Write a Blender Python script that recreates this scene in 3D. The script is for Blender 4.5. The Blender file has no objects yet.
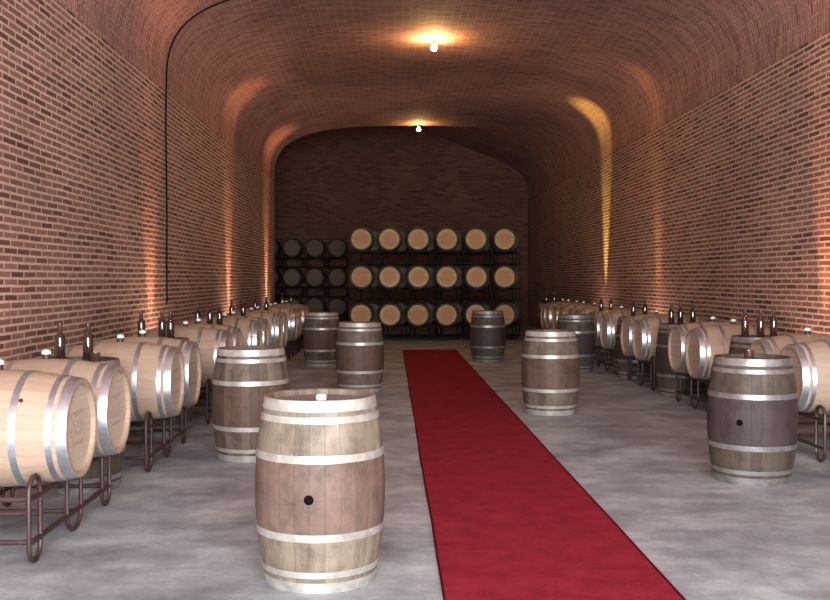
import bpy, bmesh, math, random
from mathutils import Vector, Matrix
random.seed(7)
PI = math.pi
scene = bpy.context.scene
COL = scene.collection

# ------------------------------------------------------------------ measures
EYE = 1.545
XL, XR = -3.17, 4.66            # long walls of the gallery
XC = (XL + XR) / 2
HALF = (XR - XL) / 2
SPRING, RISE = EYE + 2.65, 1.52
Y0, Y1, Y2 = -4.0, 26.8, 33.3    # open end, end of the left wall, end wall
XREC = -4.9                      # left wall of the wider end chamber
EXPN = 3.2

# ------------------------------------------------------------------ materials
def new_mat(name):
    m = bpy.data.materials.new(name); m.use_nodes = True
    nt = m.node_tree
    b = nt.nodes['Principled BSDF']
    return m, nt, b

def N(nt, kind, **kw):
    n = nt.nodes.new(kind)
    for k, v in kw.items():
        if k in n.inputs: n.inputs[k].default_value = v
        else: setattr(n, k, v)
    return n

def mix(nt, fac, a, b, mode='MIX'):
    n = nt.nodes.new('ShaderNodeMix'); n.data_type = 'RGBA'; n.blend_type = mode
    n.clamp_factor = True
    for sock, v in ((n.inputs[0], fac), (n.inputs[6], a), (n.inputs[7], b)):
        if hasattr(v, 'is_output'): nt.links.new(v, sock)
        else: sock.default_value = v if not isinstance(v, tuple) else (*v, 1.0)[:4]
    return n.outputs[2]

def math_n(nt, op, a, b=None, c=None):
    n = nt.nodes.new('ShaderNodeMath'); n.operation = op
    for i, v in enumerate((a, b, c)):
        if v is None: continue
        if hasattr(v, 'is_output'): nt.links.new(v, n.inputs[i])
        else: n.inputs[i].default_value = v
    return n.outputs[0]

def ramp(nt, fac, stops):
    r = nt.nodes.new('ShaderNodeValToRGB')
    els = r.color_ramp.elements
    while len(els) < len(stops): els.new(0.5)
    for e, (p, c) in zip(els, stops):
        e.position = p; e.color = (*c, 1) if len(c) == 3 else c
    nt.links.new(fac, r.inputs[0])
    return r.outputs[0]

def lin(r, g, b):
    f = lambda v: (v / 255 / 12.92) if v / 255 <= .04045 else ((v / 255 + .055) / 1.055) ** 2.4
    return (f(r), f(g), f(b))

def brick_mat(name, c1, c2, mortar, w, h, msize, dark=(0.05, 0.03, 0.028), bump=.6):
    m, nt, b = new_mat(name)
    uv = N(nt, 'ShaderNodeUVMap'); uv.uv_map = 'UVMap'
    # slightly uneven courses
    nz = N(nt, 'ShaderNodeTexNoise', Scale=1.3, Detail=2.0)
    nt.links.new(uv.outputs[0], nz.inputs['Vector'])
    vm = nt.nodes.new('ShaderNodeVectorMath'); vm.operation = 'SCALE'; vm.inputs['Scale'].default_value = .02
    nt.links.new(nz.outputs['Color'], vm.inputs[0])
    ad = nt.nodes.new('ShaderNodeVectorMath'); ad.operation = 'ADD'
    nt.links.new(uv.outputs[0], ad.inputs[0]); nt.links.new(vm.outputs[0], ad.inputs[1])
    br = N(nt, 'ShaderNodeTexBrick', Scale=1.0)
    br.offset = .5; br.squash = 1.0
    br.inputs['Color1'].default_value = (0, 0, 0, 1); br.inputs['Color2'].default_value = (1, 1, 1, 1)
    br.inputs['Mortar'].default_value = (.5, .5, .5, 1)
    br.inputs['Mortar Size'].default_value = msize
    br.inputs['Mortar Smooth'].default_value = .25
    br.inputs['Brick Width'].default_value = w; br.inputs['Row Height'].default_value = h
    nt.links.new(ad.outputs[0], br.inputs['Vector'])
    bc = ramp(nt, br.outputs['Color'], [(0, dark), (.16, c1), (.6, c2), (1, tuple(min(1, v * 1.18) for v in c2))])
    blot = N(nt, 'ShaderNodeTexNoise', Scale=.55, Detail=5.0, Roughness=.65)
    nt.links.new(uv.outputs[0], blot.inputs['Vector'])
    fine = N(nt, 'ShaderNodeTexNoise', Scale=26.0, Detail=3.0)
    nt.links.new(uv.outputs[0], fine.inputs['Vector'])
    col = mix(nt, br.outputs['Fac'], bc, mortar)
    sh = ramp(nt, blot.outputs[0], [(.32, (.74, .72, .74)), (.7, (1.12, 1.1, 1.08))])
    col = mix(nt, 1.0, col, sh, 'MULTIPLY')
    sf = ramp(nt, fine.outputs[0], [(.3, (.82, .82, .82)), (.7, (1.12, 1.12, 1.12))])
    col = mix(nt, 1.0, col, sf, 'MULTIPLY')
    nt.links.new(col, b.inputs['Base Color'])
    b.inputs['Roughness'].default_value = .85
    b.inputs['Specular IOR Level'].default_value = .25
    hgt = math_n(nt, 'MULTIPLY_ADD', fine.outputs[0], .35, math_n(nt, 'SUBTRACT', 1.0, br.outputs['Fac']))
    bp = N(nt, 'ShaderNodeBump', Strength=bump, Distance=.012)
    nt.links.new(hgt, bp.inputs['Height']); nt.links.new(bp.outputs[0], b.inputs['Normal'])
    return m

MORTAR = lin(194, 168, 154)
M_WALL = brick_mat('wall_brick', lin(106, 76, 68), lin(133, 98, 86), MORTAR, .29, .065, .013, dark=lin(88, 64, 56))
M_VAULT = brick_mat('vault_brick', lin(128, 90, 84), lin(152, 112, 104), lin(174, 146, 136), .26, .066, .009, dark=lin(116, 82, 76), bump=.5)
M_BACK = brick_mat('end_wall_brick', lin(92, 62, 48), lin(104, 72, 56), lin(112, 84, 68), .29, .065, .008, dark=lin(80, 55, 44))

def floor_mat():
    m, nt, b = new_mat('worn_concrete')
    tc = N(nt, 'ShaderNodeTexCoord')
    n1 = N(nt, 'ShaderNodeTexNoise', Scale=1.5, Detail=7.0, Roughness=.68)
    nt.links.new(tc.outputs['Object'], n1.inputs['Vector'])
    mp = N(nt, 'ShaderNodeMapping'); mp.inputs['Scale'].default_value = (1.1, 3.4, 1)
    nt.links.new(tc.outputs['Object'], mp.inputs['Vector'])
    n2 = N(nt, 'ShaderNodeTexNoise', Scale=1.6, Detail=5.0, Roughness=.6)
    nt.links.new(mp.outputs[0], n2.inputs['Vector'])
    n3 = N(nt, 'ShaderNodeTexNoise', Scale=45.0, Detail=3.0)
    nt.links.new(tc.outputs['Object'], n3.inputs['Vector'])
    c = ramp(nt, n1.outputs[0], [(.32, lin(112, 114, 119)), (.5, lin(146, 151, 156)), (.7, lin(180, 187, 190))])
    c = mix(nt, 1.0, c, ramp(nt, n2.outputs[0], [(.33, (.82, .81, .82)), (.62, (1.05, 1.05, 1.05))]), 'MULTIPLY')
    c = mix(nt, 1.0, c, ramp(nt, n3.outputs[0], [(.3, (.9, .9, .9)), (.7, (1.06, 1.06, 1.06))]), 'MULTIPLY')
    nt.links.new(c, b.inputs['Base Color'])
    b.inputs['Roughness'].default_value = .62
    b.inputs['Specular IOR Level'].default_value = .35
    bp = N(nt, 'ShaderNodeBump', Strength=.25, Distance=.01)
    nt.links.new(n3.outputs[0], bp.inputs['Height']); nt.links.new(bp.outputs[0], b.inputs['Normal'])
    return m
M_FLOOR = floor_mat()

def carpet_mat(name, base):
    m, nt, b = new_mat(name)
    tc = N(nt, 'ShaderNodeTexCoord')
    n1 = N(nt, 'ShaderNodeTexNoise', Scale=5.0, Detail=5.0, Roughness=.7)
    n2 = N(nt, 'ShaderNodeTexNoise', Scale=160.0, Detail=2.0)
    for n in (n1, n2): nt.links.new(tc.outputs['Object'], n.inputs['Vector'])
    c = ramp(nt, n1.outputs[0], [(.3, tuple(v * .8 for v in base)), (.7, tuple(v * 1.2 for v in base))])
    c = mix(nt, 1.0, c, ramp(nt, n2.outputs[0], [(.3, (.8, .8, .8)), (.7, (1.15, 1.15, 1.15))]), 'MULTIPLY')
    nt.links.new(c, b.inputs['Base Color'])
    b.inputs['Roughness'].default_value = .95
    b.inputs['Specular IOR Level'].default_value = .03
    b.inputs['Sheen Weight'].default_value = 0
    bp = N(nt, 'ShaderNodeBump', Strength=.4, Distance=.004)
    nt.links.new(n2.outputs[0], bp.inputs['Height']); nt.links.new(bp.outputs[0], b.inputs['Normal'])
    return m
M_CARPET = carpet_mat('red_carpet', lin(128, 37, 50))
M_BIND = carpet_mat('carpet_binding', lin(84, 14, 24))

NST = 26
def stave_mat(name, light, dark, stain=None, gap=.45, vary=.5):
    """Oak staves: every stave its own tone, grain along the barrel, optional wine-stained middle band."""
    m, nt, b = new_mat(name)
    tc = N(nt, 'ShaderNodeTexCoord'); oi = N(nt, 'ShaderNodeObjectInfo')
    sp = N(nt, 'ShaderNodeSeparateXYZ'); nt.links.new(tc.outputs['Object'], sp.inputs[0])
    ang = math_n(nt, 'ARCTAN2', sp.outputs[1], sp.outputs[0])
    u = math_n(nt, 'MULTIPLY_ADD', ang, NST / (2 * PI), 100.0)
    idx = math_n(nt, 'FLOOR', u); fr = math_n(nt, 'FRACT', u)
    wn = N(nt, 'ShaderNodeTexWhiteNoise'); wn.noise_dimensions = '2D'
    cb = N(nt, 'ShaderNodeCombineXYZ')
    nt.links.new(idx, cb.inputs[0]); nt.links.new(math_n(nt, 'MULTIPLY', oi.outputs['Random'], 57.0), cb.inputs[1])
    nt.links.new(cb.outputs[0], wn.inputs['Vector'])
    cg = N(nt, 'ShaderNodeCombineXYZ')
    nt.links.new(math_n(nt, 'MULTIPLY', u, 2.2), cg.inputs[0])
    nt.links.new(math_n(nt, 'MULTIPLY', sp.outputs[2], 3.0), cg.inputs[1])
    nt.links.new(math_n(nt, 'MULTIPLY', oi.outputs['Random'], 31.0), cg.inputs[2])
    gr = N(nt, 'ShaderNodeTexNoise', Scale=1.6, Detail=6.0, Roughness=.7)
    nt.links.new(cg.outputs[0], gr.inputs['Vector'])
    f = math_n(nt, 'MULTIPLY_ADD', wn.outputs['Value'], vary, math_n(nt, 'MULTIPLY_ADD', gr.outputs[0], 1.3, -.4 - vary * .2))
    col = mix(nt, f, dark, light)
    if stain:
        zz = math_n(nt, 'ABSOLUTE', math_n(nt, 'SUBTRACT', sp.outputs[2], .475))
        zz = math_n(nt, 'MULTIPLY_ADD', gr.outputs[0], .05, zz)
        band = ramp(nt, zz, [(.195, (1, 1, 1)), (.225, (0, 0, 0))])
        dr = N(nt, 'ShaderNodeTexNoise', Scale=3.4, Detail=5.0, Roughness=.6)
        nt.links.new(tc.outputs['Object'], dr.inputs['Vector'])
        sf = math_n(nt, 'MULTIPLY', band, ramp(nt, dr.outputs[0], [(.25, (.45, .45, .45)), (.6, (.95, .95, .95))]))
        col = mix(nt, sf, col, mix(nt, f, tuple(v * .6 for v in stain), stain))
    if stain:   # grime and water marks
        bl = N(nt, 'ShaderNodeTexNoise', Scale=7.0, Detail=6.0, Roughness=.7)
        nt.links.new(tc.outputs['Object'], bl.inputs['Vector'])
        col = mix(nt, 1.0, col, ramp(nt, bl.outputs[0], [(.33, (.55, .53, .52)), (.5, (.95, .95, .95)), (.68, (1.2, 1.2, 1.2))]), 'MULTIPLY')
    edge = math_n(nt, 'ABSOLUTE', math_n(nt, 'SUBTRACT', fr, .5))
    seam = ramp(nt, edge, [(.455, (0, 0, 0)), (.495, (1, 1, 1))])
    col = mix(nt, math_n(nt, 'MULTIPLY', seam, gap), col, tuple(v * .3 for v in dark))
    nt.links.new(col, b.inputs['Base Color'])
    b.inputs['Roughness'].default_value = .62; b.inputs['Specular IOR Level'].default_value = .35
    hg = math_n(nt, 'MULTIPLY_ADD', gr.outputs[0], .3, math_n(nt, 'SUBTRACT', 1.0, seam))
    bp = N(nt, 'ShaderNodeBump', Strength=.35, Distance=.004)
    nt.links.new(hg, bp.inputs['Height']); nt.links.new(bp.outputs[0], b.inputs['Normal'])
    return m
M_NEW = stave_mat('pale_new_oak', lin(174, 153, 134), lin(152, 129, 110), gap=.22, vary=.35)
M_OLDPALE = stave_mat('sun_greyed_oak', lin(134, 123, 108), lin(94, 82, 70), stain=lin(106, 83, 73), gap=.35, vary=.5)
M_OLD = stave_mat('weathered_oak', lin(116, 102, 88), lin(74, 61, 51), stain=lin(94, 69, 57), vary=.7)
M_OLDDARK = stave_mat('wine_stained_oak', lin(92, 81, 68), lin(58, 49, 43), stain=lin(66, 53, 55), vary=.6)
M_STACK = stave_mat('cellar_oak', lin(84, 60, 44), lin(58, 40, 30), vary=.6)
M_DUSK = stave_mat('shaded_oak', lin(60, 48, 40), lin(42, 34, 29), vary=.6)  # darker oak tone, shade of the far barrels put into the colour

def head_mat(name, light, dark, ring=None, stamp=None):
    m, nt, b = new_mat(name)
    tc = N(nt, 'ShaderNodeTexCoord'); oi = N(nt, 'ShaderNodeObjectInfo')
    sp = N(nt, 'ShaderNodeSeparateXYZ'); nt.links.new(tc.outputs['Object'], sp.inputs[0])
    u = math_n(nt, 'MULTIPLY_ADD', sp.outputs[0], 11.0, 50.0)
    idx = math_n(nt, 'FLOOR', u); fr = math_n(nt, 'FRACT', u)
    wn = N(nt, 'ShaderNodeTexWhiteNoise'); wn.noise_dimensions = '2D'
    cb = N(nt, 'ShaderNodeCombineXYZ'); nt.links.new(idx, cb.inputs[0])
    nt.links.new(math_n(nt, 'MULTIPLY', oi.outputs['Random'], 91.0), cb.inputs[1])
    nt.links.new(cb.outputs[0], wn.inputs['Vector'])
    mp = N(nt, 'ShaderNodeMapping'); mp.inputs['Scale'].default_value = (26, 3, 3)
    nt.links.new(tc.outputs['Object'], mp.inputs['Vector'])
    gr = N(nt, 'ShaderNodeTexNoise', Scale=1.5, Detail=5.0, Roughness=.65)
    nt.links.new(mp.outputs[0], gr.inputs['Vector'])
    f = math_n(nt, 'MULTIPLY_ADD', wn.outputs['Value'], .4, math_n(nt, 'MULTIPLY_ADD', gr.outputs[0], 1.2, -.5))
    f = math_n(nt, 'MULTIPLY_ADD', oi.outputs['Random'], .5, f)
    col = mix(nt, f, dark, light)
    if ring:
        rr = math_n(nt, 'SQRT', math_n(nt, 'ADD', math_n(nt, 'MULTIPLY', sp.outputs[0], sp.outputs[0]), math_n(nt, 'MULTIPLY', sp.outputs[1], sp.outputs[1])))
        col = mix(nt, math_n(nt, 'MULTIPLY', ramp(nt, rr, [(.15, (1, 1, 1)), (.2, (0, 0, 0))]), .6), col, ring)
    if stamp:   # worn rows of illegible branding
        sw = N(nt, 'ShaderNodeCombineXYZ')
        nt.links.new(sp.outputs[1], sw.inputs[0]); nt.links.new(sp.outputs[0], sw.inputs[1])
        bk = N(nt, 'ShaderNodeTexBrick', Scale=1.0)
        bk.inputs['Mortar Size'].default_value = .009; bk.inputs['Brick Width'].default_value = .034; bk.inputs['Row Height'].default_value = .055
        nt.links.new(sw.outputs[0], bk.inputs['Vector'])
        nx = N(nt, 'ShaderNodeTexNoise', Scale=38.0, Detail=1.0); nt.links.new(tc.outputs['Object'], nx.inputs['Vector'])
        ay = math_n(nt, 'LESS_THAN', math_n(nt, 'ABSOLUTE', sp.outputs[1]), .115)
        ax = math_n(nt, 'LESS_THAN', math_n(nt, 'ABSOLUTE', sp.outputs[0]), .105)
        k = math_n(nt, 'MULTIPLY', math_n(nt, 'MULTIPLY', ax, ay), math_n(nt, 'SUBTRACT', 1.0, bk.outputs['Fac']))
        k = math_n(nt, 'MULTIPLY', k, ramp(nt, nx.outputs[0], [(.42, (0, 0, 0)), (.56, (.6, .6, .6))]))
        col = mix(nt, k, col, stamp)
    seam = ramp(nt, math_n(nt, 'ABSOLUTE', math_n(nt, 'SUBTRACT', fr, .5)), [(.46, (0, 0, 0)), (.495, (1, 1, 1))])
    col = mix(nt, math_n(nt, 'MULTIPLY', seam, .4), col, tuple(v * .4 for v in dark))
    nt.links.new(col, b.inputs['Base Color'])
    b.inputs['Roughness'].default_value = .6; b.inputs['Specular IOR Level'].default_value = .3
    return m
M_HNEW = head_mat('pale_oak_head', lin(194, 178, 162), lin(172, 154, 138), stamp=lin(120, 102, 90))
M_HOLD = head_mat('weathered_oak_head', lin(122, 110, 106), lin(88, 78, 76))
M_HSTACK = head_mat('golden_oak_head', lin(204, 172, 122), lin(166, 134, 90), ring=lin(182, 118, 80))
M_HDUSK = head_mat('shaded_oak_head', lin(108, 88, 72), lin(84, 68, 54))  # heads darkened the same way, their shade is in the colour

def metal_mat(name, col, metallic, rough, spots=.25):
    m, nt, b = new_mat(name)
    tc = N(nt, 'ShaderNodeTexCoord')
    n = N(nt, 'ShaderNodeTexNoise', Scale=9.0, Detail=5.0, Roughness=.7)
    nt.links.new(tc.outputs['Object'], n.inputs['Vector'])
    c = ramp(nt, n.outputs[0], [(.3, tuple(v * (1 - spots) for v in col)), (.65, tuple(min(1, v * (1 + spots * .3)) for v in col))])
    nt.links.new(c, b.inputs['Base Color'])
    nt.links.new(math_n(nt, 'MULTIPLY_ADD', n.outputs[0], .25, rough - .12), b.inputs['Roughness'])
    b.inputs['Metallic'].default_value = metallic
    return m
M_HOOP = metal_mat('galvanised_hoop', lin(206, 212, 220), .92, .33)
M_HOOPOLD = metal_mat('dull_galvanised_hoop', lin(180, 177, 170), .45, .42, .4)
M_HOOPDARK = metal_mat('tarnished_hoop', lin(150, 147, 146), .6, .42, .5)
M_HOOPBLK = metal_mat('blackened_hoop', lin(48, 42, 38), .4, .5, .3)
M_RACK = metal_mat('oxide_red_tube', lin(64, 43, 42), .2, .5, .35)
M_RACKD = metal_mat('dark_brown_tube', lin(70, 52, 44), .3, .42, .4)
M_RACKB = metal_mat('black_steel_tube', lin(34, 31, 34), .4, .4, .3)

def plain(name, col, rough=.5, metallic=0.0, spec=.5, coat=0.0):
    m, nt, b = new_mat(name)
    tc = N(nt, 'ShaderNodeTexCoord')
    n = N(nt, 'ShaderNodeTexNoise', Scale=30.0, Detail=2.0)
    nt.links.new(tc.outputs['Object'], n.inputs['Vector'])
    c = ramp(nt, n.outputs[0], [(.3, tuple(v * .9 for v in col)), (.7, tuple(min(1, v * 1.08) for v in col))])
    nt.links.new(c, b.inputs['Base Color'])
    b.inputs['Roughness'].default_value = rough; b.inputs['Metallic'].default_value = metallic
    b.inputs['Specular IOR Level'].default_value = spec; b.inputs['Coat Weight'].default_value = coat
    return m
M_BUNGW = plain('white_silicone', lin(232, 226, 222), .3)
M_BUNGD = plain('dark_bung', lin(52, 40, 36), .5)
M_HOLE = plain('shaded_bung_hole', lin(14, 8, 8), .9, spec=.05)  # near-black colour stands in for the shade inside the hole
M_CABLE = plain('black_cable', lin(24, 17, 17), .8, spec=.1)
M_GLASSB = plain('dark_bottle_glass', lin(44, 34, 26), .08, spec=.7, coat=.6)
M_GLASSR = plain('brown_red_bottle_glass', lin(58, 36, 30), .1, spec=.7, coat=.6)
M_CAPS = plain('bottle_capsule', lin(66, 42, 38), .35, spec=.5)
M_CUP = plain('dark_brown_glass', lin(70, 48, 38), .12, spec=.6, coat=.5)
M_CUPW = plain('pale_glazed_cup', lin(206, 200, 198), .2, spec=.6, coat=.4)
M_CUPTOP = plain('pale_wax', lin(222, 196, 188), .5)
M_ROSE = plain('brass_lamp_fitting', lin(120, 84, 46), .35, metallic=.6)

def bulb_mat(name, col, strength):
    m, nt, b = new_mat(name)
    b.inputs['Base Color'].default_value = (*col, 1)
    b.inputs['Emission Color'].default_value = (*col, 1)
    b.inputs['Emission Strength'].default_value = strength
    return m

# ------------------------------------------------------------------ mesh helpers
def link(o, parent=None):
    COL.objects.link(o)
    if parent: o.parent = parent
    return o

def build(name, bm, mat, parent=None, smooth=True, sharp=None):
    me = bpy.data.meshes.new(name)
    bmesh.ops.recalc_face_normals(bm, faces=bm.faces[:])
    bm.to_mesh(me); bm.free()
    if smooth:
        for p in me.polygons: p.use_smooth = True
        me.set_sharp_from_angle(angle=math.radians(sharp or 35))
    me.materials.append(mat)
    return link(bpy.data.objects.new(name, me), parent)

def lathe(bm, prof, seg=40, closed=False, axis=(0, 0), close_ends=True):
    """Revolve (r, z) points about local z."""
    rings = []
    for r, z in prof:
        if r < 1e-6:
            rings.append([bm.verts.new((axis[0], axis[1], z))])
        else:
            rings.append([bm.verts.new((axis[0] + r * math.cos(2 * PI * i / seg), axis[1] + r * math.sin(2 * PI * i / seg), z)) for i in range(seg)])
    pairs = list(zip(rings, rings[1:]))
    if closed: pairs.append((rings[-1], rings[0]))
    for a, b in pairs:
        for i in range(seg):
            j = (i + 1) % seg
            if len(a) == 1 and len(b) == 1: continue
            if len(a) == 1: bm.faces.new((a[0], b[i], b[j]))
            elif len(b) == 1: bm.faces.new((a[i], a[j], b[0]))
            else: bm.faces.new((a[i], a[j], b[j], b[i]))
    return bm

def tube(bm, pts, r, seg=8, closed=False):
    pts = [Vector(p) for p in pts]; n = len(pts); rings = []
    up = None
    for i, p in enumerate(pts):
        if closed: t = pts[(i + 1) % n] - pts[i - 1]
        else: t = pts[min(i + 1, n - 1)] - pts[max(i - 1, 0)]
        t.normalize()
        if up is None:
            up = Vector((0, 0, 1)) if abs(t.z) < .9 else Vector((1, 0, 0))
        s = t.cross(up)
        if s.length < 1e-4: s = t.cross(Vector((1, 0, 0)))
        s.normalize(); w = s.cross(t).normalized(); up = w
        rings.append([bm.verts.new(p + s * (r * math.cos(2 * PI * k / seg)) + w * (r * math.sin(2 * PI * k / seg))) for k in range(seg)])
    for i in range(n if closed else n - 1):
        a, b = rings[i], rings[(i + 1) % n]
        for k in range(seg):
            bm.faces.new((a[k], a[(k + 1) % seg], b[(k + 1) % seg], b[k]))
    if not closed:
        bm.faces.new(rings[0][::-1]); bm.faces.new(rings[-1])
    return bm

def empty(name, loc, rot=(0, 0, 0), label=None, cat=None, group=None):
    o = bpy.data.objects.new(name, None); link(o)
    o.empty_display_size = .1
    o.location = loc; o.rotation_euler = rot
    tag(o, label, cat, group)
    return o

def tag(o, label=None, cat=None, group=None, kind=None):
    if label: o['label'] = label
    if cat: o['category'] = cat
    if group: o['group'] = group
    if kind: o['kind'] = kind
    return o

def copy_tree(o, parent=None):
    c = o.copy(); COL.objects.link(c)
    if parent: c.parent = parent
    for ch in list(o.children):
        copy_tree(ch, c)
    return c

# ------------------------------------------------------------------ the setting
def uv_strip(bm, pts2d, vcoord, ya, yb, flip=False, across=False):
    """A strip along y over a section given as (x, z) points; UV = (y, arc length) in metres."""
    uvl = (bm.loops.layers.uv.get('UVMap') or bm.loops.layers.uv.new('UVMap'))
    for i in range(len(pts2d) - 1):
        (xa, za), (xb, zb) = pts2d[i], pts2d[i + 1]
        vs = [bm.verts.new(p) for p in ((xa, ya, za), (xa, yb, za), (xb, yb, zb), (xb, ya, zb))]
        uvs = ((ya, vcoord[i]), (yb, vcoord[i]), (yb, vcoord[i + 1]), (ya, vcoord[i + 1]))
        f = bm.faces.new(vs if not flip else vs[::-1])
        m = dict(zip(vs, uvs))
        for l in f.loops: l[uvl].uv = m[l.vert][::-1] if across else m[l.vert]

def flat_face(bm, pts, fu):
    uvl = (bm.loops.layers.uv.get('UVMap') or bm.loops.layers.uv.new('UVMap'))
    f = bm.faces.new([bm.verts.new(p) for p in pts])
    for l in f.loops: l[uvl].uv = fu(l.vert.co)
    return f

def section(halfl, n=56, rise=RISE):
    """Flattened vault from the right springing over the crown to the left one."""
    out = []
    for i in range(n + 1):
        t = PI * i / n
        c, s = math.cos(t), math.sin(t)
        a = HALF if c >= 0 else halfl
        x = XC + a * math.copysign(abs(c) ** (2 / EXPN), c)
        k = min(1, max(0, (4.5 - x) / 6.0)); k = k * k * (3 - 2 * k)      # the chamber rises only towards the left
        out.append((x, SPRING + (RISE + (rise - RISE) * k) * abs(s) ** (2 / EXPN)))
    return out

def arclen(p):
    v = [0.0]
    for a, b in zip(p, p[1:]): v.append(v[-1] + math.dist(a, b))
    return v

def structure(name, bm, mat, smooth=False):
    bmesh.ops.remove_doubles(bm, verts=bm.verts[:], dist=1e-4)
    me = bpy.data.meshes.new(name); bm.to_mesh(me); bm.free()
    for p in me.polygons: p.use_smooth = smooth
    me.materials.append(mat)
    o = link(bpy.data.objects.new(name, me)); o['kind'] = 'structure'
    return o

bm = bmesh.new()
flat_face(bm, [(XREC - .1, Y0, 0), (XR + .1, Y0, 0), (XR + .1, Y2 + .1, 0), (XREC - .1, Y2 + .1, 0)], lambda c: (c.x, c.y))
structure('floor', bm, M_FLOOR)

bm = bmesh.new()
zs = [0, SPRING]
uv_strip(bm, [(XL, 0), (XL, SPRING)], zs, Y0, Y1)
near, far = section(HALF), section(XC - XREC, rise=2.9)
# the pier end where the gallery opens into the wider chamber
flat_face(bm, [(XL, Y1, 0), (XREC, Y1, 0), (XREC, Y1, SPRING), (XL, Y1, SPRING)], lambda c: (c.x, c.z))
k0 = len(near) // 2
for i in range(len(near) - 1):
    flat_face(bm, [(near[i][0], Y1, near[i][1]), (near[i + 1][0], Y1, near[i + 1][1]), (far[i + 1][0], Y1, far[i + 1][1]), (far[i][0], Y1, far[i][1])], lambda c: (c.x, c.z))
uv_strip(bm, [(XREC, 0), (XREC, SPRING)], zs, Y1, Y2)
structure('wall_left', bm, M_WALL)

bm = bmesh.new()
uv_strip(bm, [(XR, 0), (XR, SPRING)], zs, Y0, Y2, True)
structure('wall_right', bm, M_WALL)

bm = bmesh.new()
uv_strip(bm, near, arclen(near), Y0, Y1, across=True)
uv_strip(bm, far, arclen(far), Y1, Y2, across=True)
structure('ceiling', bm, M_VAULT, True)

bm = bmesh.new()
pts = [(XR, Y2, 0)] + [(x, Y2, z) for x, z in far] + [(XREC, Y2, 0)]
flat_face(bm, pts, lambda c: (c.x, c.z))
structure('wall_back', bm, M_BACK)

# red carpet
def carpet():
    root = empty('carpet', (.83, 0, 0), label='long red carpet runner laid down the concrete floor', cat='carpet')
    x0, x1, ya, yb, t = -.575, .575, .5, 21.3, .008
    bm = bmesh.new(); n = 90; rows = []
    for i in range(n + 1):
        y = ya + (yb - ya) * i / n
        w = .003 * math.sin(y * 1.3) + .0015 * math.sin(y * 4.3)
        rows.append([bm.verts.new((x0 + w, y, .001)), bm.verts.new((x0 + w, y, t)), bm.verts.new((x1 + w * .6, y, t)), bm.verts.new((x1 + w * .6, y, .001))])
    for a, b in zip(rows, rows[1:]):
        for k in range(3): bm.faces.new((a[k], a[k + 1], b[k + 1], b[k]))
    bm.faces.new(rows[0]); bm.faces.new(rows[-1][::-1])
    build('pile', bm, M_CARPET, root, smooth=False)
    for xs, f in ((x0, 1), (x1, .6)):
        bm = bmesh.new()
        tube(bm, [(xs + (.003 * math.sin(y * 1.3) + .0015 * math.sin(y * 4.3)) * f, y, .008) for y in [ya + (yb - ya) * i / n for i in range(n + 1)]], .007, 6)
        build('edge_binding', bm, M_BIND, root)
carpet()

# ------------------------------------------------------------------ barrels
BL, RH, RB = .95, .279, .334
def rad(z): return RH + (RB - RH) * (1 - ((z - BL / 2) / (BL / 2)) ** 2)

def staves_bm(seg=52):
    bm = bmesh.new()
    prof = [(.0, .05), (RH - .03, .05), (RH - .026, .004), (RH - .018, 0)]
    for i in range(25):
        z = BL * i / 24; prof.append((rad(z), z))
    prof += [(RH - .018, BL), (RH - .026, BL - .004), (RH - .03, BL - .05), (0, BL - .05)]
    return lathe(bm, prof, seg)

def hoop_bm(za, zb, seg=52, t=.004):
    bm = bmesh.new()
    prof = []
    n = 3
    for i in range(n + 1):
        z = za + (zb - za) * i / n; prof.append((rad(z) + t, z))
    for i in range(n, -1, -1):
        z = za + (zb - za) * i / n; prof.append((rad(z) - .003, z))
    return lathe(bm, prof, seg, closed=True)

HOOPS = [('chime_hoop', .894, .948), ('quarter_hoop', .838, .87), ('bilge_hoop', .648, .686),
         ('bilge_hoop', .264, .302), ('quarter_hoop', .08, .112), ('chime_hoop', .002, .056)]

def head_bm(z, t=.016):
    return lathe(bmesh.new(), [(0, z - t), (RH - .028, z - t), (RH - .028, z), (0, z)], 48)

def side_plug(root, ang, z, name, mat, r=.022, out=.006):
    """A short plug standing out of the staves at angle ang."""
    R = rad(z)
    o = build(name, lathe(bmesh.new(), [(0, -.02), (r, -.02), (r, out), (r * .8, out + .003), (0, out + .003)], 18), mat, root)
    o.matrix_local = Matrix.Rotation(ang, 4, 'Z') @ Matrix.Translation((R, 0, z)) @ Matrix.Rotation(PI / 2, 4, 'Y')
    return o

def make_barrel(kind, m_st, m_hd, m_hp, hoops=HOOPS, both=True, bung=None):
    root = empty('barrel', (0, 0, 0))
    build('staves', staves_bm(), m_st, root)
    build('head', head_bm(BL - .03), m_hd, root)
    if both: build('head', head_bm(.03 + .016), m_hd, root)
    for nm, a, b in hoops: build(nm, hoop_bm(a, b), m_hp, root)
    if bung == 'hole':
        side_plug(root, PI, .475, 'bung_hole', M_HOLE, .024, .002)
    if bung == 'stopper':
        o = side_plug(root, PI, .475, 'bung', M_BUNGD, .026, .03)
        c = build('cap', lathe(bmesh.new(), [(0, .031), (.029, .031), (.031, .038), (.028, .052), (.013, .061), (0, .062)], 20), M_BUNGW, o)
    return root

def park(o):   # the first of a kind is used as an instance too
    return o

class Kind:
    def __init__(self, proto): self.proto, self.used = proto, False
    def place(self, loc, rot, label, cat, group):
        o = copy_tree(self.proto) if self.used else self.proto
        if not self.used:
            self.used = True
        o.location = loc; o.rotation_euler = rot
        for k in ('label', 'category', 'group'):
            if k in o: del o[k]
        tag(o, label, cat, group)
        return o

ORD = ['nearest', 'second', 'third', 'fourth', 'fifth', 'sixth', 'seventh', 'eighth', 'ninth', 'tenth', 'eleventh', 'twelfth', 'thirteenth', 'fourteenth', 'fifteenth', 'sixteenth']

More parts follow.
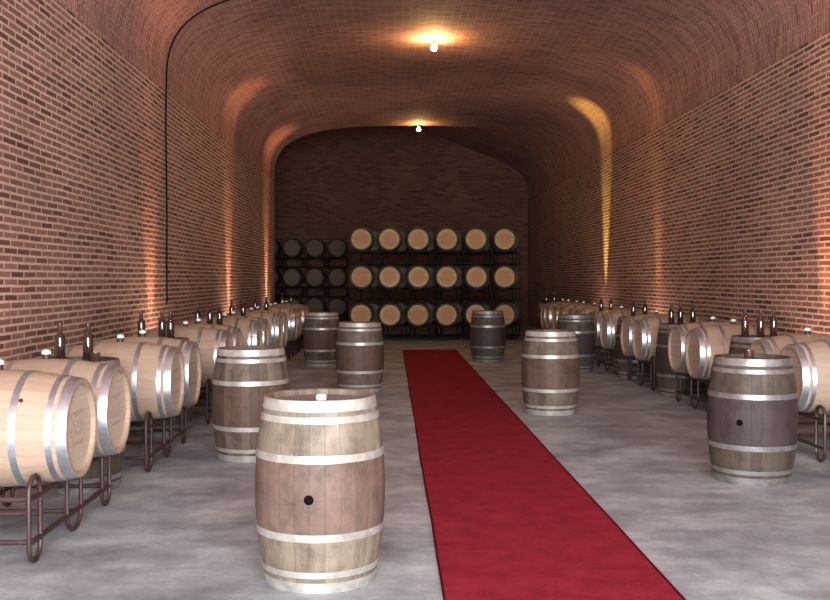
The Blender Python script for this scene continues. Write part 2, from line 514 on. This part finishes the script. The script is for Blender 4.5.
K_LYING = Kind(make_barrel('lying', M_NEW, M_HNEW, M_HOOP, bung='stopper'))
LZ = .69
L_PAIRS = [6.06, 8.565, 11.13, 13.665, 16.2, 18.75, 20.7]
L_OFF = [(5.67, 6.45), (8.2, 8.93), (10.78, 11.5), (13.3, 14.03), (15.85, 16.58), (18.4, 19.1), (20.35, 21.05)]
R_OFF = [(8.43, 9.18), (11.2, 11.92), (13.74, 14.46), (15.95, 16.67), (18.2, 18.92), (20.0, 20.72), (21.7, 22.4)]
XHL, XHR = -1.775, 3.47
i = 0
spile_host = None
for pa in L_OFF:
    for y in pa:
        o = K_LYING.place((XHL - BL, y, LZ), (0, PI / 2, random.uniform(-.012, .012)),
            f'{ORD[i]} pale oak barrel lying in the row along the left brick wall', 'barrel', 'pale barrels lying along the left wall')
        if i == 0: spile_host = o
        i += 1
i = 0
for pa in R_OFF:
    for y in pa:
        K_LYING.place((XHR + BL, y, LZ), (0, PI / 2, PI + random.uniform(-.012, .012)),
            f'{ORD[i]} pale oak barrel lying in the row along the right brick wall', 'barrel', 'pale barrels lying along the right wall')
        i += 1
# the nearest barrel alone has a small dark spile high on its staves
side_plug(spile_host, PI + .95, .70, 'spile', M_BUNGD, .011, .008)

# standing barrels
K_FRONT = Kind(make_barrel('front', M_OLDPALE, M_HOLD, M_HOOPOLD, bung='hole'))
K_OLD = Kind(make_barrel('old', M_OLD, M_HOLD, M_HOOPOLD, bung='hole'))
K_DARK = Kind(make_barrel('dark', M_OLDDARK, M_HOLD, M_HOOPDARK, bung='hole'))
G = 'upright barrels standing along the aisle'
def face(x, y, off=0.0):           # turns the bung hole (local -x) towards the entrance
    return math.atan2(-y, -x) - PI + off
def stand(k, x, y, label, off=0.0, group=G):
    return k.place((x, y, 0), (0, 0, face(x, y, off)), label, 'barrel', group)
stand(K_FRONT, -.366, 5.06, 'large upright greyed barrel closest to the camera, with a dark bung hole', -.17)
stand(K_OLD, -1.215, 8.52, 'upright weathered barrel beside the left lying row, just behind the closest upright barrel', 1.9)
stand(K_OLD, -.43, 13.5, 'upright weathered barrel at the left edge of the carpet, midway down the hall', 2.6)
stand(K_OLD, -1.235, 17.5, 'small far upright barrel in front of the dark end stack, left of the carpet', 2.2)
stand(K_DARK, 1.81, 18.3, 'farthest upright dark barrel in front of the end stack, right of the carpet', 2.4)
stand(K_OLD, 1.84, 11.26, 'upright weathered barrel with four pale hoops, alone right of the carpet at mid distance', 2.0)
stand(K_DARK, 3.08, 16.3, 'upright barrel half hidden behind the mid distance upright barrel on the right', 2.7)
stand(K_DARK, 2.785, 7.48, 'big dark wine-stained upright barrel at the right, in front of the right lying row', -.26)
GL = 'upright barrels between the racks along the left wall'
GR = 'upright barrels between the racks along the right wall'
L_UP = [7.31, 9.85, 12.4, 14.94, 17.48, 22.4]
R_UP = [10.1, 12.85, 15.2, 17.44, 23.5]
XUL, XUR = -2.31, 3.84
for n, y in enumerate(L_UP):
    stand(K_DARK, XUL, y, f'upright barrel filling the {["nearest","second","third","fourth","fifth","last"][n]} gap between racks along the left wall', 1.2 + n, GL)
for n, y in enumerate(R_UP):
    stand(K_DARK, XUR, y, f'upright barrel filling the {["nearest","second","third","fourth","last"][n]} gap between racks along the right wall', 1.7 + n, GR)

# ------------------------------------------------------------------ tube racks under the lying barrels
def ring_pts(x, yc, w, z0, z1, n=7):
    r = w / 2; pts = []
    for k in range(n + 1):
        a = PI * k / n; pts.append((x, yc + r * math.cos(a), z1 - r + r * math.sin(a)))
    for k in range(n + 1):
        a = PI + PI * k / n; pts.append((x, yc + r * math.cos(a), z0 + r + r * math.sin(a)))
    return pts

RT = .016
def make_rack(mat, sep=.735):
    root = empty('barrel_rack', (0, 0, 0))
    zt = LZ - math.sqrt((rad(.16)) ** 2) - .020     # under the barrels' bellies, near the heads
    for x in (0.0, -.66):
        bm = tube(bmesh.new(), [(x, -.72, .125), (x, .72, .125)], RT); build('base_rail', bm, mat, root)
        bm = tube(bmesh.new(), [(x, -.72, zt), (x, .72, zt)], RT); build('top_rail', bm, mat, root)
        for s in (-1, 1):
            bm = tube(bmesh.new(), ring_pts(x, s * .665, .17, RT * .9, .475), RT * .9, 8, True)
            build('end_loop', bm, mat, root)
        bm = tube(bmesh.new(), [(x, -.13, .125)] + [(x, -.13 + .0 + .26 * (1 - math.cos(PI * k / 8)) / 2, .125 - .108 * math.sin(PI * k / 8)) for k in range(1, 8)] + [(x, .13, .125)], RT * .9)
        build('centre_foot', bm, mat, root)
        for y in (-.13, .13):
            bm = tube(bmesh.new(), [(x, y, .125), (x, y, zt)], RT * .85); build('strut', bm, mat, root)
    for y in (-.72, 0.0, .72):
        for z in (.125, zt - .004):
            bm = tube(bmesh.new(), [(0, y, z), (-.66, y, z)], RT * .9); build('cross_tube', bm, mat, root)
    bm = tube(bmesh.new(), [(0, -.55, .24), (-.66, -.55, .24)], RT * .9); build('cross_tube', bm, mat, root)
    # short cradles that stop each barrel from rolling
    for x in (0.0, -.66):
        for c in (-sep / 2, sep / 2):
            R = rad(.16) + .012
            bm = tube(bmesh.new(), [(x, c + R * math.sin(a), LZ - R * math.cos(a)) for a in [-.5 + .1 * k for k in range(11)]], .010, 6)
            build('cradle', bm, mat, root)
    return root
K_RACKL, K_RACKR = Kind(make_rack(M_RACK)), Kind(make_rack(M_RACKD))
XRL, XRR = XHL - .165, XHR + .145
RO = ['nearest', 'second', 'third', 'fourth', 'fifth', 'sixth', 'farthest']
for n, (a, b) in enumerate(L_OFF):
    K_RACKL.place((XRL, (a + b) / 2 - .04, 0), (0, 0, 0), f'{RO[n]} reddish tube rack carrying two lying barrels along the left wall', 'barrel rack', 'tube racks along the left wall')
for n, (a, b) in enumerate(R_OFF):
    K_RACKR.place((XRR, (a + b) / 2, 0), (0, 0, PI), f'{RO[n]} dark brown tube rack carrying two lying barrels along the right wall', 'barrel rack', 'tube racks along the right wall')

# ------------------------------------------------------------------ barrel stacks at the far end
FH = [HOOPS[0], HOOPS[1], HOOPS[2]]
K_STACK = Kind(make_barrel('stack', M_STACK, M_HSTACK, M_HOOPBLK, hoops=FH, both=False))
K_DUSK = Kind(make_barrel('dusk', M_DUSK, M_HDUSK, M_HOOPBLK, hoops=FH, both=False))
ROWZ = [.64, 1.595, 2.55]
ROWN = ['bottom', 'middle', 'top']

def make_stack_rack(sep):
    """Two-barrel steel cradle rack: lower rails rest on the floor or on the barrels below."""
    root = empty('stacking_rack', (0, 0, 0)); w = sep / 2 + .325
    zl, zt = .02, .64 - rad(.1) - .016
    for y in (-.38, .38):
        for nm, z, r in (('lower_rail', zl, .02), ('upper_rail', zt, .02)):
            build(nm, tube(bmesh.new(), [(-w, y, z), (w, y, z)], r), M_RACKB, root)
        for x in (-w + .02, -.06, .06, w - .02):
            build('post', tube(bmesh.new(), [(x, y, zl), (x, y, zt)], .018), M_RACKB, root)
        for c in (-sep / 2, sep / 2):
            R = rad(.1) + .014
            build('cradle', tube(bmesh.new(), [(c + R * math.sin(a), y, .64 - R * math.cos(a)) for a in [-.75 + .15 * k for k in range(11)]], .014, 6), M_RACKB, root)
    for x in (-w + .02, w - .02):
        for z in (zl, zt):
            build('cross_tube', tube(bmesh.new(), [(x, -.38, z), (x, .38, z)], .018), M_RACKB, root)
    return root

ROTB = (0, PI / 2, -PI / 2)
YS = 24.7
cols = [(-.75, -.03), (.69, 1.41), (2.15, 2.87)]
CN = ['first', 'second', 'third', 'fourth', 'fifth', 'sixth']
K_SR = Kind(make_stack_rack(.72))
for p, (xa, xb) in enumerate(cols):
    for r, z in enumerate(ROWZ):
        for q, x in enumerate((xa, xb)):
            K_STACK.place((x + random.uniform(-.012, .012), YS + BL, z), ROTB, f'golden-headed barrel, {ROWN[r]} row of the bright end stack, {CN[2*p+q]} from the left', 'barrel', 'golden-headed barrels of the bright end stack')
        K_SR.place(((xa + xb) / 2, YS + BL / 2, z - .64), (0, 0, 0), f'black rack under the {["left","middle","right"][p]} pair, {ROWN[r]} row of the bright end stack', 'barrel rack', 'racks of the bright end stack')
# a second tier stands close behind; its last column shows past the right end of the front stack, the rest is added to darken the gaps
for p, (xa, xb) in enumerate([(-.5, .22), (.94, 1.66), (2.4, 3.12)]):
    for r, z in enumerate(ROWZ):
        for q, x in enumerate((xa, xb)):
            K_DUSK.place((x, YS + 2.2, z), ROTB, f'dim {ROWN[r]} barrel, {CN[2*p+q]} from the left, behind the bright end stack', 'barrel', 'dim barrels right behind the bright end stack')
        K_SR.place(((xa + xb) / 2, YS + 2.2 - BL / 2, z - .64), (0, 0, 0), f'{ROWN[r]} black rack, {CN[p]} from the left, behind the bright end stack', 'barrel rack', 'racks right behind the bright end stack')
YD = 31.7
cold = [(-3.92, -3.2), (-2.46, -1.74)]
for p, (xa, xb) in enumerate(cold):
    for r, z in enumerate(ROWZ):
        for q, x in enumerate((xa, xb)):
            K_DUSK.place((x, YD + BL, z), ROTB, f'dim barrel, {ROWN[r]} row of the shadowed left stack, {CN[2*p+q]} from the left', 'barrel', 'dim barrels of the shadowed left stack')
        K_SR.place(((xa + xb) / 2, YD + BL / 2, z - .64), (0, 0, 0), f'black rack under the {["left","right"][p]} pair, {ROWN[r]} row of the shadowed left stack', 'barrel rack', 'racks of the shadowed left stack')

# ------------------------------------------------------------------ bottles and cups on the upright barrels
def make_bottle(mat):
    root = empty('wine_bottle', (0, 0, 0))
    prof = [(0, .012), (.025, .004), (.036, 0), (.0385, .006), (.0385, .185), (.034, .205), (.02, .226), (.0145, .24), (.014, .285), (.0165, .287), (.0165, .298), (0, .299)]
    build('glass', lathe(bmesh.new(), prof, 20), mat, root)
    build('capsule', lathe(bmesh.new(), [(.0155, .245), (.0165, .247), (.0182, .286), (.0182, .3), (.016, .302), (0, .302)], 20), M_CAPS, root)
    return root
def make_cup(mat, topmat):
    root = empty('cup', (0, 0, 0))
    prof = [(0, 0), (.028, 0), (.034, .006), (.037, .085), (.034, .085), (.031, .06), (0, .06)]
    build('bowl', lathe(bmesh.new(), prof, 20), mat, root)
    build('filling', lathe(bmesh.new(), [(.0, .0605), (.030, .0605), (.0305, .078), (0, .08)], 20), topmat, root)
    return root
K_BD, K_BR = Kind(make_bottle(M_GLASSB)), Kind(make_bottle(M_GLASSR))
K_CUP = Kind(make_cup(M_CUP, M_CUPTOP))
TOPZ = BL - .05 + .031     # upper face of an upright barrel's head
TOPZ = BL - .03
def on(kind, x, y, label, cat, group=None):
    kind.place((x, y, TOPZ), (0, 0, random.uniform(0, 6)), label, cat, group)
GAPN = ['nearest', 'second', 'third', 'fourth', 'fifth', 'last']
LB = {0: [(-2.45, .0, K_BD), (-2.25, .02, K_BD)], 1: [(-2.5, .02, K_BD), (-2.3, .05, K_BR), (-2.2, -.02, K_BD)],
      2: [(-2.44, .02, K_BD), (-2.29, .04, K_BD), (-2.16, 0, K_BD)], 3: [(-2.42, 0, K_BR), (-2.25, .03, K_BD)],
      4: [(-2.42, .03, K_BR), (-2.22, 0, K_BD)], 5: [(-2.48, 0, K_BD), (-2.28, 0, K_BD)]}
RBt = {0: [(3.7, .05, K_BR), (3.83, -.04, K_BR), (3.99, .02, K_BR)], 1: [(3.7, 0, K_BD), (3.84, .06, K_BD), (3.98, -.02, K_BD)],
       2: [(3.78, 0, K_BD), (3.97, .03, K_BD)], 3: [(3.76, 0, K_BD), (3.94, .03, K_BR)], 4: [(3.74, 0, K_BD), (3.93, 0, K_BD)]}
for side, table, ys, gap in (('left', LB, L_UP, GAPN), ('right', RBt, R_UP, GAPN[:4] + ['last'])):
    for g, lst in table.items():
        pos = ['left', 'right'] if len(lst) == 2 else ['left', 'middle', 'right']
        for (x, dy, k), pn in zip(lst, pos):
            tone = 'dark' if k is K_BD else 'reddish brown'
            on(k, x, ys[g] + dy, f'{pn} bottle on the upright barrel in the {gap[g]} rack gap along the {side} wall', 'bottle', f'bottles on the {gap[g]} gap barrel by the {side} wall')
on(K_CUP, -2.165, 7.22, 'short brown glass beside the slim bottles, above the second lying barrel on the left', 'cup')
on(K_CUP, 2.715, 7.36, 'short dark cup on top of the big dark upright barrel at the right', 'cup')
c = make_cup(M_CUPW, M_CUPTOP)
c.location = (-.355, 4.98, TOPZ); tag(c, 'small white cup on top of the upright barrel closest to the camera', 'cup')
c.scale = (.8, .8, .42)

# ------------------------------------------------------------------ ceiling lamps
CROWN = SPRING + RISE
def lamp(y, label, strength, col, r=.048):
    root = empty('ceiling_lamp', (XC, y, CROWN), label=label, cat='lamp', group='bare bulbs along the crown of the vault')
    build('ceiling_rose', lathe(bmesh.new(), [(0, 0.0), (.055, 0.0), (.052, -.02), (.03, -.035), (0, -.036)], 24), M_ROSE, root)
    s = build('socket', lathe(bmesh.new(), [(0, -.03), (.022, -.032), (.024, -.08), (.02, -.088), (0, -.088)], 20), M_ROSE, root)
    prof = [(0, -.082), (.018, -.084), (.026, -.1)] + [(r * math.sin(a), -.082 - r * 1.0 - .03 + r * math.cos(a)) for a in [.55 + (PI - .55) * k / 12 for k in range(12)]] + [(0, -.082 - 2 * r - .03)]
    build('bulb', lathe(bmesh.new(), prof, 24), bulb_mat('glowing_bulb', col, strength), root)
WARM = (1.0, .56, .2)
lamp(17.1, 'nearer glowing bare bulb on the crown of the brick vault', 1450, WARM)
lamp(26.4, 'farther glowing bare bulb on the vault in front of the dark end wall', 480, (1.0, .58, .2))
lamp(7.5, 'bare bulb on the vault overhead, above the picture', 1700, (1.0, .8, .64))

# ------------------------------------------------------------------ cable on the left wall and vault
bm = bmesh.new()
pts = [(XL + .012, 13.9, z) for z in (1.2, 1.8, 2.4, 3.0, 3.6, 4.0)]
for x, z in reversed(near[k0 + 2:-1]):
    # stand off the brick by the cable's radius
    d = Vector((XC - x, 0, SPRING - .6 - z)).normalized() * .014
    pts.append((x + d.x, 13.9, z + d.z))
pts = [(x, y + .02 * math.sin(z * 3.1), z) for x, y, z in pts]
o = build('cable', tube(bm, pts, .012, 8), M_CABLE)
tag(o, 'black electric cable running up the left brick wall onto the vault', 'cable')

# ------------------------------------------------------------------ light
def area(name, loc, target, sx, sy, power, col):
    l = bpy.data.lights.new(name, 'AREA'); l.shape = 'RECTANGLE'; l.size = sx; l.size_y = sy
    l.energy = power; l.color = col
    o = link(bpy.data.objects.new(name, l)); o.location = loc
    o.rotation_euler = (Vector(target) - Vector(loc)).to_track_quat('-Z', 'Y').to_euler()
    return o
# daylight through the open end of the gallery, behind the camera
area('entrance_daylight', (.75, -3.6, 2.4), (.75, 12, 1.9), 6.4, 4.2, 2500, (.93, .96, 1.0))

def uplight(x, y, power, col, deg, tilt, spill=0):
    """Floor lamp close to the wall, behind the barrels: a tight beam up the brick and a wide spill."""
    s = 1 if x > XC else -1
    for p, d, t, col in ((power, deg, tilt, col), (spill, 130, -6, (1.0, .62, .45))):
        if not p: continue
        l = bpy.data.lights.new('floor_uplight', 'SPOT'); l.energy = p; l.color = col
        l.spot_size = math.radians(d); l.spot_blend = 1.0; l.shadow_soft_size = .04
        o = link(bpy.data.objects.new('floor_uplight', l)); o.location = (x, y, .08)
        o.rotation_euler = (Vector((s * math.tan(math.radians(t)), 0, 1))).to_track_quat('-Z', 'Y').to_euler()
ORANGE, YELLOW = (1.0, .44, .2), (1.0, .72, .15)
for y, p in ((7.15, 700), (13.0, 800), (19.2, 1200), (25.0, 1700)):
    uplight(XL + .3, y, p, ORANGE, 27, 6, 170)
for y, p, c, q, t in ((10.4, 1000, ORANGE, 160, 6), (16.97, 600, (1.0, .5, .14), 150, 5), (21.16, 3200, YELLOW, 90, 3.2)):
    uplight(XR - .3, y, p, c, 20, t, q)
# the photographer's flash beside the lens
fl = bpy.data.lights.new('camera_flash', 'POINT'); fl.energy = 330; fl.shadow_soft_size = .05; fl.color = (.95, .97, 1.0)
link(bpy.data.objects.new('camera_flash', fl)).location = (.02, .02, EYE + .2)

w = bpy.data.worlds.new('World'); scene.world = w; w.use_nodes = True
w.node_tree.nodes['Background'].inputs[0].default_value = (.75, .82, 1.0, 1)
w.node_tree.nodes['Background'].inputs[1].default_value = .25

# ------------------------------------------------------------------ camera
cam = bpy.data.cameras.new('camera'); co = link(bpy.data.objects.new('camera', cam))
cam.sensor_width = 36; cam.lens = 980 / 830 * 36
co.location = (0, 0, EYE)
co.rotation_euler = (math.radians(90 - 1.23), 0, -math.radians(1.40))
cam.clip_end = 200
scene.camera = co
vs = scene.view_settings
vs.view_transform = 'Standard'; vs.look = 'None'; vs.exposure = 0.0; vs.gamma = 1.0; vs.use_curve_mapping = False
